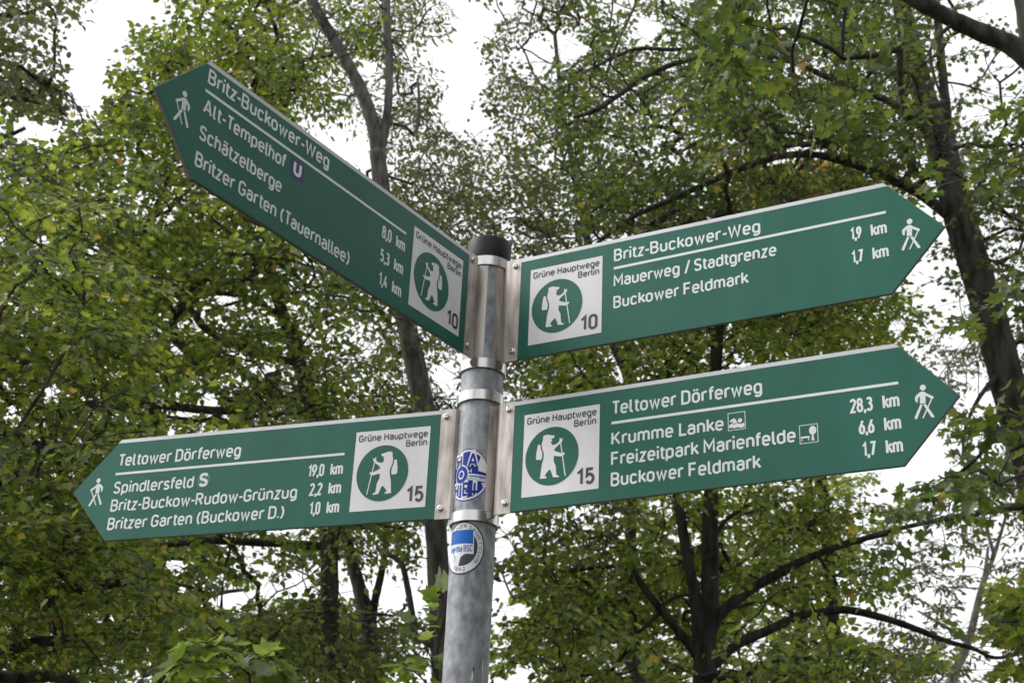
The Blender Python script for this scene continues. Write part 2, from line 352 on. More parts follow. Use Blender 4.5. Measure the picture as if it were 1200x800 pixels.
        if clear:
            kf = in_gap(ow) > rng.uniform(0.6, 1.7)*rng.uniform(0.75, 1.1, len(ow))
            kf &= (stem_cover(ow) > rng.uniform(0.5, 1.25, len(ow))) | (rng.random(len(ow)) < 0.07)
        else: kf = np.ones(len(ow), bool)
        O.append(ow[kf]); D.append((d@Rm.T)[kf]); UPV.append(np.repeat((Rm@np.array([0, 0, 1.0]))[None], int(kf.sum()), 0))
        if kf.mean() < 0.35: continue
        for w in tw:
            if clear and in_gap(((w[-1:]*sc+sh)@Rm.T+c))[0] < 1: continue
            t.add((w*sc+sh)@Rm.T+c-base, np.linspace(0.0042, 0.0018, len(w)), 3, False)
    t.build('branches', M[bark], root)
    O = np.concatenate(O); D = np.concatenate(D); U = np.concatenate(UPV)
    D = D + rng.normal(0, 0.28, D.shape); D /= np.linalg.norm(D, axis=1)[:, None]
    U = U + rng.normal(0, 0.42, U.shape); S = np.cross(D, U); S /= np.linalg.norm(S, axis=1)[:, None]+1e-9; Nn = np.cross(S, D)
    z = lsize*rng.uniform(0.6, 1.2, len(O))
    uv, w, f = SHAPES[shape]
    V = (O-base)[:, None, :] + z[:, None, None]*(uv[None, :, 0, None]*S[:, None] + uv[None, :, 1, None]*D[:, None] + w[None, :, None]*Nn[:, None])
    loops = (np.arange(len(O))[:, None]*12 + f[None]).ravel()
    np_obj('crown', V.reshape(-1, 3), loops, np.full(2*len(O), 7), M[leaf], root)
    return len(O)

NL = {}
NL['grey'] = tree('tall_tree', 'slender grey tree behind the upper left sign, its trunk forking into two bare stems', 16,
    [(522, 860, 27), (515, 700, 25), (510, 610, 24), (500, 500, 25), (483, 410, 24), (465, 330, 23), (450, 240, 21), (442, 178, 20)],
    [[(443, 185, 17), (438, 150, 17), (425, 110, 16), (400, 62, 15), (362, -5, 13), (325, -90, 9)], [(447, 180, 11), (437, 140, 10), (420, 95, 8), (410, 75, 6)],
     [(442, 190, 14), (453, 140, 11), (456, 80, 10), (453, 0, 10), (458, -90, 7)], [(487, 745, 7), (478, 690, 7), (470, 660, 6), (452, 648, 5)], [(515, 760, 8), (487, 745, 7)], [(455, 45, 4), (470, 55, 3), (479, 70, 2)]],
    [(470, 70, 75, 90, 16.2, 19, 64), (370, 60, 75, 70, 16.2, 19, 40), (440, 280, 95, 80, 16.2, 19, 56), (515, 230, 60, 70, 15, 18, 40), (490, 430, 80, 60, 16.2, 19, 44), (450, 640, 80, 60, 14, 18, 14), (450, -90, 160, 70, 14, 18, 40), (400, 740, 110, 40, 14, 18, 26)],
    'leaf_pale', 'oval', 0.1, 'bark_pale', boost=1.35)
NL['left'] = tree('maple_tree', 'large yellow green maple behind the two left signs, with dark horizontal limbs', 15,
    [(392, 880, 24), (388, 770, 22), (386, 700, 20), (385, 620, 19), (375, 520, 18), (355, 440, 17), (335, 380, 14), (315, 320, 12), (285, 250, 10), (255, 170, 8), (240, 80, 6)],
    [[(362, 455, 10), (310, 475, 10), (260, 481, 10), (205, 477, 9), (155, 473, 7), (100, 470, 4)], [(350, 425, 10), (300, 415, 9), (245, 388, 9), (225, 365, 8), (205, 345, 7), (150, 312, 5), (105, 290, 4), (60, 268, 3), (0, 265, 3)],
     [(335, 375, 5), (290, 348, 6), (230, 343, 6), (190, 345, 4)], [(420, 350, 3), (330, 343, 4), (240, 365, 4)], [(155, 473, 5), (140, 455, 5), (110, 440, 4)], [(385, 640, 9), (320, 636, 9), (240, 633, 9), (180, 640, 6), (140, 640, 4)], [(392, 780, 12), (340, 772, 10), (300, 776, 8)], [(300, 280, 4), (330, 150, 5), (350, 60, 4)], [(255, 170, 5), (320, 85, 5), (390, 65, 4)]],
    [(300, 30, 130, 90, 11, 16, 80), (230, 120, 110, 70, 11, 16, 56), (170, 250, 170, 130, 10, 16, 170), (330, 370, 170, 120, 11, 16, 120), (230, 480, 190, 100, 11, 17, 95), (280, 690, 190, 70, 11, 17, 70), (450, 560, 80, 70, 12, 17, 30), (160, 640, 120, 70, 11, 16, 50), (270, -110, 190, 80, 11, 16, 60), (340, 760, 120, 40, 12, 17, 30)],
    'leaf_bright', 'broad', 0.074, boost=1.55)
NL['fork'] = tree('forked_tree', 'dark forked tree with two stems under the lower left sign, left of the grey trunk', 19,
    [(446, 880, 24), (438, 800, 23), (432, 740, 21), (424, 700, 16), (412, 655, 13), (400, 600, 11), (395, 540, 9)],
    [[(434, 735, 11), (440, 700, 9), (447, 670, 8), (455, 620, 6), (460, 560, 5)], [(432, 750, 9), (400, 765, 8), (350, 770, 6)]],
    [(430, 590, 90, 60, 17, 21, 40), (380, 745, 120, 40, 16, 20, 55), (420, 520, 80, 50, 17, 21, 30)],
    'leaf_mid', 'broad', 0.085, boost=1.3)
NL['near'] = tree('leaning_tree', 'bushy tree at the left edge of the view, bright leaves low on its limbs', 9.5,
    [(-260, 900, 60), (-245, 650, 55), (-230, 400, 48), (-215, 200, 40), (-205, 60, 30)],
    [[(-250, 800, 30), (-120, 790, 24), (0, 795, 16), (50, 791, 13), (95, 800, 9)], [(-240, 690, 20), (-100, 670, 12), (0, 663, 8), (25, 650, 5)], [(-235, 560, 18), (-100, 510, 12), (20, 470, 6)], [(-225, 380, 18), (-100, 330, 12), (40, 300, 5)], [(-240, 620, 14), (-60, 590, 9), (70, 570, 4)]],
    [(20, 310, 120, 100, 7.5, 11, 46), (40, 440, 120, 90, 7.5, 11, 50), (50, 590, 120, 80, 7.5, 11, 55), (60, 720, 140, 70, 8.5, 13, 52), (-150, 300, 120, 280, 7, 12, 60)],
    'leaf_bright', 'maple', 0.062, boost=1.95)
NL['edge'] = tree('shade_tree', 'grey green tree in the upper left corner, beyond a patch of open sky', 14,
    [(-190, 880, 38), (-170, 600, 34), (-150, 300, 28), (-135, 120, 22), (-125, -60, 16)],
    [[(-145, 220, 14), (-60, 110, 10), (20, 115, 7), (60, 125, 4)], [(-150, 260, 12), (-50, 190, 8), (30, 150, 5)], [(-135, 100, 10), (-50, 30, 8), (40, 15, 5)]],
    [(25, 50, 75, 75, 11.5, 15.5, 36), (40, 150, 68, 65, 12, 16, 30), (-100, 80, 90, 130, 11, 16, 50), (10, -90, 120, 60, 11, 16, 40)],
    'leaf_pale', 'broad', 0.085, boost=1.5)
NL['mid'] = tree('linden_tree', 'small leaved grey green tree in the middle, seen above the black post cap', 20,
    [(762, 880, 17), (750, 800, 16), (740, 765, 15), (738, 700, 13), (740, 600, 13), (745, 500, 12), (735, 440, 12), (718, 400, 11), (700, 330, 10), (680, 240, 8), (660, 130, 6), (650, 40, 5)],
    [[(745, 450, 9), (722, 405, 8), (712, 380, 7), (690, 320, 5)], [(700, 330, 6), (640, 260, 5), (600, 200, 3)], [(740, 640, 5), (690, 655, 5), (640, 690, 4), (600, 700, 3)], [(740, 750, 5), (680, 750, 4), (640, 730, 3), (610, 725, 2)]],
    [(640, 150, 105, 150, 17, 24, 100), (730, 60, 150, 90, 17, 24, 46), (610, 330, 75, 60, 18, 24, 26), (660, 640, 100, 110, 15, 21, 62), (680, 250, 110, 70, 17, 23, 34), (650, 430, 60, 60, 17, 23, 34), (660, -80, 170, 60, 17, 24, 60)],
    'leaf_dark', 'broad', 0.078, boost=1.8)
NL['right'] = tree('maple_tree', 'big dark trunked maple leaning behind the tip of the upper right sign', 14,
    [(1235, 850, 48), (1225, 620, 44), (1208, 540, 42), (1190, 480, 41), (1168, 400, 39), (1148, 330, 38), (1126, 260, 38), (1108, 190, 34), (1085, 120, 30), (1066, 50, 26), (1050, -30, 20), (1040, -120, 12)],
    [[(1135, 265, 16), (1122, 200, 14), (1112, 150, 12), (1102, 60, 11), (1096, -20, 9)], [(1122, 262, 14), (1080, 228, 13), (1030, 203, 12), (985, 188, 10), (950, 181, 9), (905, 185, 9), (850, 205, 8), (800, 228, 7), (740, 255, 6), (700, 285, 5)],
     [(1092, 155, 11), (1065, 140, 11), (1040, 118, 10), (1000, 104, 9), (950, 82, 8), (905, 66, 7), (850, 65, 6), (800, 72, 7), (760, 88, 7), (730, 108, 7), (700, 128, 7), (672, 138, 5)],
     [(1075, 105, 12), (1025, 72, 11), (985, 53, 9), (940, 42, 8), (880, 48, 6), (800, 58, 5), (745, 58, 5), (695, 80, 4), (665, 100, 3)], [(905, 66, 4), (880, 120, 5), (862, 142, 5), (820, 165, 5), (795, 180, 3)], [(745, 5, 4), (722, 55, 4), (708, 95, 3)], [(1176, 432, 7), (1150, 462, 5, .3), (1132, 500, 4, .6), (1128, 540, 3, .9)], [(1215, 590, 9), (1120, 605, 6), (1050, 620, 5), (1000, 633, 4)], [(950, 181, 4), (925, 215, 4), (905, 250, 3)]],
    [(800, 120, 150, 110, 11, 16, 62), (950, 90, 130, 100, 9.5, 15, 56), (890, 240, 110, 55, 12, 16, 26), (1060, 90, 100, 110, 10, 16, 38), (1170, 270, 60, 130, 11, 15.5, 36), (1040, 170, 80, 60, 12, 15, 18), (950, -80, 260, 70, 10, 16, 90), (1300, 200, 90, 260, 11, 16, 60), (770, 245, 90, 40, 12, 16, 30)],
    'leaf_mid', 'maple', 0.066, boost=2.35)
NL['roof'] = tree('overhanging_tree', 'nearest tree at the upper right corner, a thick dark limb reaching into view', 8,
    [(1420, 900, 80), (1390, 650, 72), (1345, 400, 64), (1285, 200, 54), (1226, 75, 44), (1204, 0, 33), (1198, -100, 28), (1170, -260, 18)],
    [[(1236, 95, 32), (1190, 56, 27), (1150, 38, 24), (1110, 20, 22), (1060, -8, 20), (1000, -50, 15), (900, -130, 9)], [(1315, 300, 22, 0), (1360, 200, 20, 2), (1480, 80, 16, 4), (1700, -60, 10, 5.5)], [(1360, 480, 16), (1250, 500, 9), (1180, 530, 4)], [(1120, 25, 6), (1090, 60, 5), (1105, 120, 3)]],
    [(960, 50, 110, 70, 6.2, 8, 9), (1130, 130, 90, 90, 6, 8.5, 10), (1185, 540, 45, 60, 7.5, 10, 9), (1130, 592, 70, 30, 8.5, 11, 7), (1000, -120, 300, 80, 5, 8, 40), (1320, 300, 90, 300, 6, 9, 40)],
    'leaf_mid', 'maple', 0.09, world_zones=[((5.4, 1.4, 5.6), (2.6, 3.2, 2.6), 220), ((4.6, -2.5, 8.4), (2.6, 3.0, 1.8), 160)])
NL['bottom'] = tree('spreading_tree', 'dark many limbed tree below the lower right sign, limbs spreading like a hand', 15,
    [(826, 900, 26), (826, 820, 25), (826, 775, 24), (828, 735, 22), (832, 690, 19), (832, 620, 18), (834, 560, 16), (838, 450, 15), (841, 395, 14), (846, 360, 11), (850, 300, 8), (845, 220, 5)],
    [[(822, 765, 17), (815, 700, 13), (805, 650, 12), (797, 600, 11), (790, 560, 10), (778, 500, 8), (770, 440, 6)], [(830, 750, 13), (845, 718, 12), (880, 690, 11), (920, 667, 10), (960, 648, 8), (1000, 634, 7), (1040, 625, 5)],
     [(830, 785, 12), (860, 757, 11), (900, 738, 10), (935, 722, 9), (955, 718, 9), (990, 714, 9), (1030, 722, 8), (1070, 735, 7), (1110, 751, 6), (1140, 759, 5), (1165, 770, 4), (1195, 766, 3)],
     [(822, 775, 12), (800, 745, 9), (775, 715, 9), (760, 695, 8), (748, 678, 7), (742, 660, 4)], [(775, 715, 5), (755, 735, 4), (738, 745, 4)], [(772, 712, 4), (790, 700, 4), (812, 695, 3)], [(838, 400, 8), (828, 370, 7), (815, 330, 5)], [(918, 668, 5), (905, 650, 4), (895, 620, 3)], [(935, 722, 5), (900, 705, 4), (860, 712, 3)], [(958, 650, 4), (975, 675, 3), (985, 690, 2)], [(832, 640, 7), (850, 610, 5), (880, 590, 4)], [(814, 690, 6), (790, 640, 4), (760, 620, 3)]],
    [(730, 640, 120, 80, 13, 18, 44), (880, 620, 120, 60, 13, 18, 44), (700, 745, 120, 60, 12.5, 18, 46), (960, 650, 80, 50, 12.5, 16, 26), (900, 775, 160, 40, 11, 14.5, 56), (860, 370, 120, 40, 13, 18, 55), (750, 425, 120, 45, 13, 18, 55), (990, 370, 70, 30, 13, 18, 30), (970, 260, 70, 50, 15, 19, 40), (830, 690, 70, 50, 15.5, 18, 26)],
    'leaf_bright', 'broad', 0.08, 'bark_dark', boost=1.6)
NL['pale'] = tree('thin_tree', 'thin pale stemmed tree standing alone against the sky at the lower right edge', 21,
    [(1085, 900, 13), (1100, 830, 11), (1117, 792, 9.5), (1135, 750, 8.5), (1145, 710, 7.5), (1153, 680, 6), (1165, 650, 4.5), (1180, 600, 3)],
    [[(1149, 700, 5), (1155, 665, 4), (1158, 640, 3)], [(1135, 752, 4), (1110, 735, 4), (1075, 715, 2)], [(1145, 712, 3), (1170, 690, 3), (1195, 670, 2)], [(1165, 650, 4), (1140, 560, 4), (1115, 470, 3), (1110, 420, 2)]],
    [(1120, 640, 80, 70, 19, 23, 32), (1090, 745, 50, 60, 19, 23, 20), (1110, 430, 60, 50, 19, 24, 26), (1165, 560, 50, 60, 19, 23, 20), (1040, 790, 60, 30, 19, 22, 20)],
    'leaf_dark', 'oval', 0.12, 'bark_thin', clear=False)
NL['low'] = tree('young_maple', 'low bright green tree at the lower right corner of the view', 11,
    [(1290, 900, 18), (1270, 800, 16), (1255, 740, 12), (1245, 690, 8), (1240, 640, 5)],
    [[(1270, 800, 8), (1225, 765, 6), (1190, 745, 4)], [(1256, 745, 6), (1220, 710, 4), (1190, 690, 3)]],
    [(1195, 735, 32, 55, 9.5, 12, 30), (1260, 720, 60, 80, 9.5, 12, 30)],
    'leaf_bright', 'maple', 0.1)
NL['far1'] = tree('woodland_tree', 'far tree between the lower left sign and the bottom edge, mostly hidden by leaves', 26,
    [(190, 900, 18), (188, 780, 17), (185, 680, 15), (180, 600, 11), (172, 520, 7)],
    [[(186, 700, 8), (140, 660, 6), (90, 640, 3)], [(187, 740, 8), (240, 700, 6), (290, 690, 3)]],
    [(130, 690, 150, 110, 22, 29, 130), (320, 760, 120, 50, 22, 29, 50), (150, 530, 140, 70, 22, 28, 60), (200, 350, 120, 90, 22, 28, 40)],
    'leaf_mid', 'broad', 0.15, branch_r=0.008)
NL['far2'] = tree('woodland_tree', 'far bright tree behind the dark many limbed tree at lower right', 27,
    [(940, 900, 17), (938, 800, 16), (940, 700, 14), (946, 600, 11), (950, 480, 7)],
    [[(939, 760, 7), (890, 720, 5), (840, 700, 3)], [(940, 690, 7), (1000, 640, 5), (1040, 620, 3)]],
    [(800, 720, 190, 80, 23, 30, 100), (900, 600, 150, 60, 23, 30, 60), (660, 740, 100, 60, 23, 30, 40), (960, 370, 90, 60, 23, 29, 36)],
    'leaf_far', 'broad', 0.12, branch_r=0.008, boost=1.4)

NL['side'] = tree('broad_tree', 'broad dense tree beside the path, to the right of the signpost and behind the viewer', 8,
    [(2600, 900, 80), (2560, 500, 70), (2500, 100, 50)], [[(2570, 600, 24, 0), (2500, 300, 20, 4), (2400, 200, 14, 7)]], [], 'leaf_mid', 'maple', 0.16,
    world_zones=[((5.6, -2.0, 3.6), (2.6, 3.4, 2.6), 300), ((4.2, -4.5, 4.6), (2.2, 2.4, 2.4), 160), ((7.0, 1.2, 3.4), (2.4, 3.0, 2.6), 180)], clear=False)

NL['autumn'] = tree('woodland_tree', 'far tree with yellowing leaves showing just above the upper right sign', 18,
    [(985, 900, 15), (978, 760, 14), (968, 620, 13), (955, 480, 11), (945, 380, 9), (938, 300, 7), (935, 240, 4)], [[(945, 380, 5), (900, 320, 4), (860, 260, 2)], [(942, 340, 5), (985, 270, 4), (1010, 220, 2)]],
    [(935, 240, 60, 40, 16.5, 19, 60), (880, 190, 60, 40, 17, 20, 14), (1000, 200, 40, 30, 17, 20, 10)], 'leaf_autumn', 'broad', 0.11, 'bark_dark', boost=1.2)

def sapling(label, Y, stem, shoots, leafpts, lsize):
    base = at(stem[0][0], stem[0][1], Y); P = [at(x, y, Y) for x, y in stem]
    base = base.copy(); base[2] = 0
    root = empty('young_maple', base); tag(root, label, 'sapling', 'maple saplings behind the post')
    t = Tubes(); Q = smooth_path(np.array([base+[0, 0, -0.1], base*0.4+P[0]*0.6]+P), 5); t.add(Q-base, np.linspace(0.014, 0.003, len(Q)), 7); t.build('trunk', M['bark'], root)
    t = Tubes(); O, D = [], []
    for sh in shoots:
        S = smooth_path(np.array([at(x, y, Y-dy) for x, y, dy in sh]), 5); t.add(S-base, np.linspace(0.004, 0.0015, len(S)), 5)
        n = max(3, int(len(S)*0.9))
        for i in range(n):
            k = 1+i*(len(S)-2)/n; k = int(k); d = S[k+1]-S[k] if k+1 < len(S) else S[k]-S[k-1]
            d = d/np.linalg.norm(d); sd = np.cross(d, [0, 0, 1]); sd /= np.linalg.norm(sd)
            v = d*0.55+sd*(1 if i % 2 else -1)*rng.uniform(0.5, 1.0)+np.array([0, 0, rng.uniform(-0.5, 0.05)])
            if i == n-1: v = d+np.array([0, 0, -0.15])
            v /= np.linalg.norm(v); pet = rng.uniform(0.02, 0.05)
            t.add(np.array([S[k], S[k]+v*pet])-base, np.array([0.0012, 0.001]), 3, False)
            O.append(S[k]+v*pet); D.append(v)
    t.build('branches', M['bark'], root)
    O = np.array(O); D = np.array(D); U = np.array([0, 0, 1.0])+rng.normal(0, 0.35, O.shape)
    S = np.cross(D, U); S /= np.linalg.norm(S, axis=1)[:, None]; Nn = np.cross(S, D); z = lsize*rng.uniform(0.7, 1.15, len(O))
    uv, w, f = SHAPES['maple']
    V = (O-base)[:, None, :] + z[:, None, None]*(uv[None, :, 0, None]*S[:, None] + uv[None, :, 1, None]*D[:, None] + w[None, :, None]*Nn[:, None])
    np_obj('crown', V.reshape(-1, 3), (np.arange(len(O))[:, None]*12+f[None]).ravel(), np.full(2*len(O), 7), M['leaf_near'], root)
sapling('fresh green maple sapling with large leaves at the bottom left, under the lower left sign', 5.2, [(300, 900), (296, 830), (290, 775)],
    [[(296, 830, 0), (270, 795, .1), (235, 775, .2), (205, 780, .3)], [(292, 790, 0), (265, 765, .1), (240, 752, .15), (222, 758, .2)], [(290, 780, 0), (310, 768, 0), (322, 775, .1), (325, 785, .1)], [(298, 850, 0), (260, 815, .2), (225, 800, .3)], [(291, 785, 0), (285, 765, -.1), (278, 752, -.1)]], None, 0.1)
sapling('fresh green maple sapling with upright leaves just left of the grey post foot', 5.0, [(520, 920), (518, 860), (512, 780), (514, 715)],
    [[(514, 790, 0), (498, 755, .1), (488, 738, .1)], [(513, 760, 0), (520, 720, .1), (522, 695, .1)], [(516, 820, 0), (490, 790, .2), (468, 780, .2)], [(514, 800, 0), (505, 775, .1), (498, 770, .2)], [(513, 740, 0), (505, 715, 0), (510, 692, 0)], [(518, 850, 0), (495, 825, .1), (470, 805, .1)]], None, 0.07)

# ------------------------------------------------------------------ lettering: a stroke alphabet after road sign lettering
T = 0.165; XH = 0.72
def arc(cx, cy, rx, ry, a0, a1, n=9):
    return [(cx+rx*math.cos(math.radians(a0+(a1-a0)*i/(n-1))), cy+ry*math.sin(math.radians(a0+(a1-a0)*i/(n-1)))) for i in range(n)]
def ring(x0, y0, x1, y1, ry=None):
    rx = (x1-x0)/2; ry = ry or min(rx, (y1-y0)/2)
    cx = (x0+x1)/2
    return arc(cx, y1-ry, rx, ry, 180, 0, 11)+arc(cx, y0+ry, rx, ry, 0, -180, 11)+[(x0, y1-ry)]
def S_(w, h):
    b = [(.95, .83), (.84, .95), (.66, 1), (.36, 1), (.15, .95), (.04, .84), (.04, .70), (.14, .59), (.34, .53), (.66, .47), (.87, .40), (.97, .28), (.96, .14), (.84, .04), (.64, 0), (.34, 0), (.14, .05), (.02, .17)]
    return [(x*w, y*h) for x, y in b]
dots = [[(.1, .90), (.1, 1.06)], [(.33, .90), (.33, 1.06)]]
GL = {
 'a': (.42, [[*arc(.215, .52, .205, .2, 160, 0), (.42, 0)], [(.42, .42), (.19, .42), *arc(.19, .21, .19, .21, 90, 270), (.3, 0), (.42, .1)]]),
 'b': (.44, [[(0, 1), (0, 0)], ring(0, 0, .44, XH)]), 'c': (.4, [[*arc(.21, .51, .21, .21, 20, 180), *arc(.21, .21, .21, .21, 180, 340)]]),
 'd': (.44, [[(.44, 1), (.44, 0)], ring(0, 0, .44, XH)]), 'e': (.43, [[(0, .36), (.43, .36), *arc(.215, .505, .215, .215, 0, 180), *arc(.215, .215, .215, .215, 180, 325)]]),
 'f': (.33, [[(.12, 0), (.12, .83), *arc(.29, .83, .17, .17, 180, 90), (.34, 1)], [(0, XH), (.32, XH)]]),
 'g': (.44, [ring(0, 0, .44, XH), [(.44, XH), (.44, -.06), *arc(.22, -.06, .22, .2, 0, -150)]]), 'h': (.42, [[(0, 0), (0, 1)], [*arc(.21, .51, .21, .21, 180, 0), (.42, 0)]]),
 'i': (0, [[(0, 0), (0, XH)], [(0, .9), (0, 1.07)]]), 'k': (.43, [[(0, 0), (0, 1)], [(.40, XH), (0, .27)], [(.15, .42), (.44, 0)]]),
 'l': (.16, [[(0, 1), (0, .15), *arc(.15, .15, .15, .15, 180, 270), (.18, 0)]]), 'm': (.74, [[(0, 0), (0, XH)], [*arc(.185, .535, .185, .185, 180, 0), (.37, 0)], [*arc(.555, .535, .185, .185, 180, 0), (.74, 0)]]),
 'n': (.42, [[(0, 0), (0, XH)], [*arc(.21, .51, .21, .21, 180, 0), (.42, 0)]]), 'o': (.44, [ring(0, 0, .44, XH)]),
 'p': (.44, [[(0, XH), (0, -.26)], ring(0, 0, .44, XH)]), 'r': (.3, [[(0, 0), (0, XH)], [*arc(.21, .51, .21, .21, 180, 62)]]),
 's': (.39, [S_(.39, XH)]), 't': (.3, [[(.12, .94), (.12, .17), *arc(.29, .17, .17, .17, 180, 270), (.32, 0)], [(0, XH), (.31, XH)]]),
 'u': (.42, [[(0, XH), *arc(.21, .21, .21, .21, 180, 360)], [(.42, XH), (.42, 0)]]), 'w': (.66, [[(0, XH), (.165, 0), (.33, .66), (.495, 0), (.66, XH)]]),
 'z': (.36, [[(0, XH), (.36, XH), (0, 0), (.37, 0)]]),
 'A': (.62, [[(0, 0), (.28, 1), (.34, 1), (.62, 0)], [(.1, .29), (.52, .29)]]),
 'B': (.5, [[(0, 0), (0, 1), (.28, 1), *arc(.28, .765, .2, .235, 90, -90), (0, .53)], [(.26, .53), *arc(.27, .265, .24, .265, 90, -90), (0, 0)]]),
 'C': (.5, [[*arc(.26, .74, .26, .26, 15, 180), *arc(.26, .26, .26, .26, 180, 345)]]), 'D': (.52, [[(0, 0), (0, 1), (.26, 1), *arc(.26, .74, .26, .26, 90, 0), *arc(.26, .26, .26, .26, 0, -90), (0, 0)]]),
 'E': (.45, [[(.46, 1), (0, 1), (0, 0), (.46, 0)], [(0, .52), (.4, .52)]]), 'F': (.44, [[(0, 0), (0, 1), (.46, 1)], [(0, .52), (.4, .52)]]),
 'G': (.52, [[*arc(.26, .74, .26, .26, 15, 180), *arc(.26, .26, .26, .26, 180, 360), (.52, .46), (.28, .46)]]),
 'H': (.52, [[(0, 0), (0, 1)], [(.52, 0), (.52, 1)], [(0, .52), (.52, .52)]]), 'I': (0, [[(0, 0), (0, 1)]]), 'K': (.52, [[(0, 0), (0, 1)], [(.5, 1), (0, .36)], [(.18, .58), (.53, 0)]]),
 'L': (.42, [[(0, 1), (0, 0), (.43, 0)]]), 'M': (.66, [[(0, 0), (0, 1), (.33, .36), (.66, 1), (.66, 0)]]), 'N': (.54, [[(0, 0), (0, 1), (.54, 0), (.54, 1)]]), 'O': (.52, [ring(0, 0, .52, 1)]),
 'P': (.48, [[(0, 0), (0, 1), (.26, 1), *arc(.26, .75, .23, .25, 90, -90), (0, .5)]]), 'R': (.5, [[(0, 0), (0, 1), (.26, 1), *arc(.26, .755, .23, .245, 90, -90), (0, .51)], [(.24, .51), (.5, 0)]]),
 'S': (.48, [S_(.48, 1)]), 'T': (.5, [[(0, 1), (.5, 1)], [(.25, 1), (.25, 0)]]), 'U': (.52, [[(0, 1), *arc(.26, .26, .26, .26, 180, 360), (.52, 1)]]),
 'W': (.84, [[(0, 1), (.2, 0), (.42, .9), (.64, 0), (.84, 1)]]),
 '0': (.44, [ring(0, 0, .44, 1)]), '1': (.3, [[(.02, .76), (.26, 1), (.26, 0)]]), '2': (.44, [[*arc(.22, .76, .22, .24, 165, -20), (0, 0), (.46, 0)]]),
 '3': (.44, [[*arc(.21, .775, .2, .225, 155, -90)], [(.12, .55), *arc(.21, .275, .23, .275, 90, -155)]]), '4': (.48, [[(.27, 1), (0, .24), (.5, .24)], [(.36, .52), (.36, 0)]]),
 '5': (.44, [[(.42, 1), (.06, 1), (.03, .52), *arc(.22, .32, .22, .32, 120, -150)]]), '6': (.44, [ring(0, 0, .44, .6, .22), [(.34, 1), (.02, .42)]]), '7': (.44, [[(0, 1), (.45, 1), (.16, 0)]]),
 '8': (.44, [ring(.03, .54, .41, 1, .2), ring(0, 0, .44, .54, .22)]), '9': (.44, [ring(0, .4, .44, 1, .22), [(.42, .58), (.1, 0)]]),
 ',': (.05, [[(.06, .1), (.0, -.2)]]), '.': (.0, [[(0, -.02), (0, .1)]]), '-': (.28, [[(0, .4), (.28, .4)]]), '/': (.34, [[(0, -.12), (.34, 1.1)]]),
 '(': (.16, [arc(.5, .45, .5, .72, 230, 130)]), ')': (.16, [arc(-.34, .45, .5, .72, 50, -50)]), '!': (0, [[(0, .32), (0, 1)], [(0, -.02), (0, .12)]]),
}
GL['ä'] = (GL['a'][0], GL['a'][1]+dots); GL['ö'] = (GL['o'][0], GL['o'][1]+dots); GL['ü'] = (GL['u'][0], GL['u'][1]+dots)

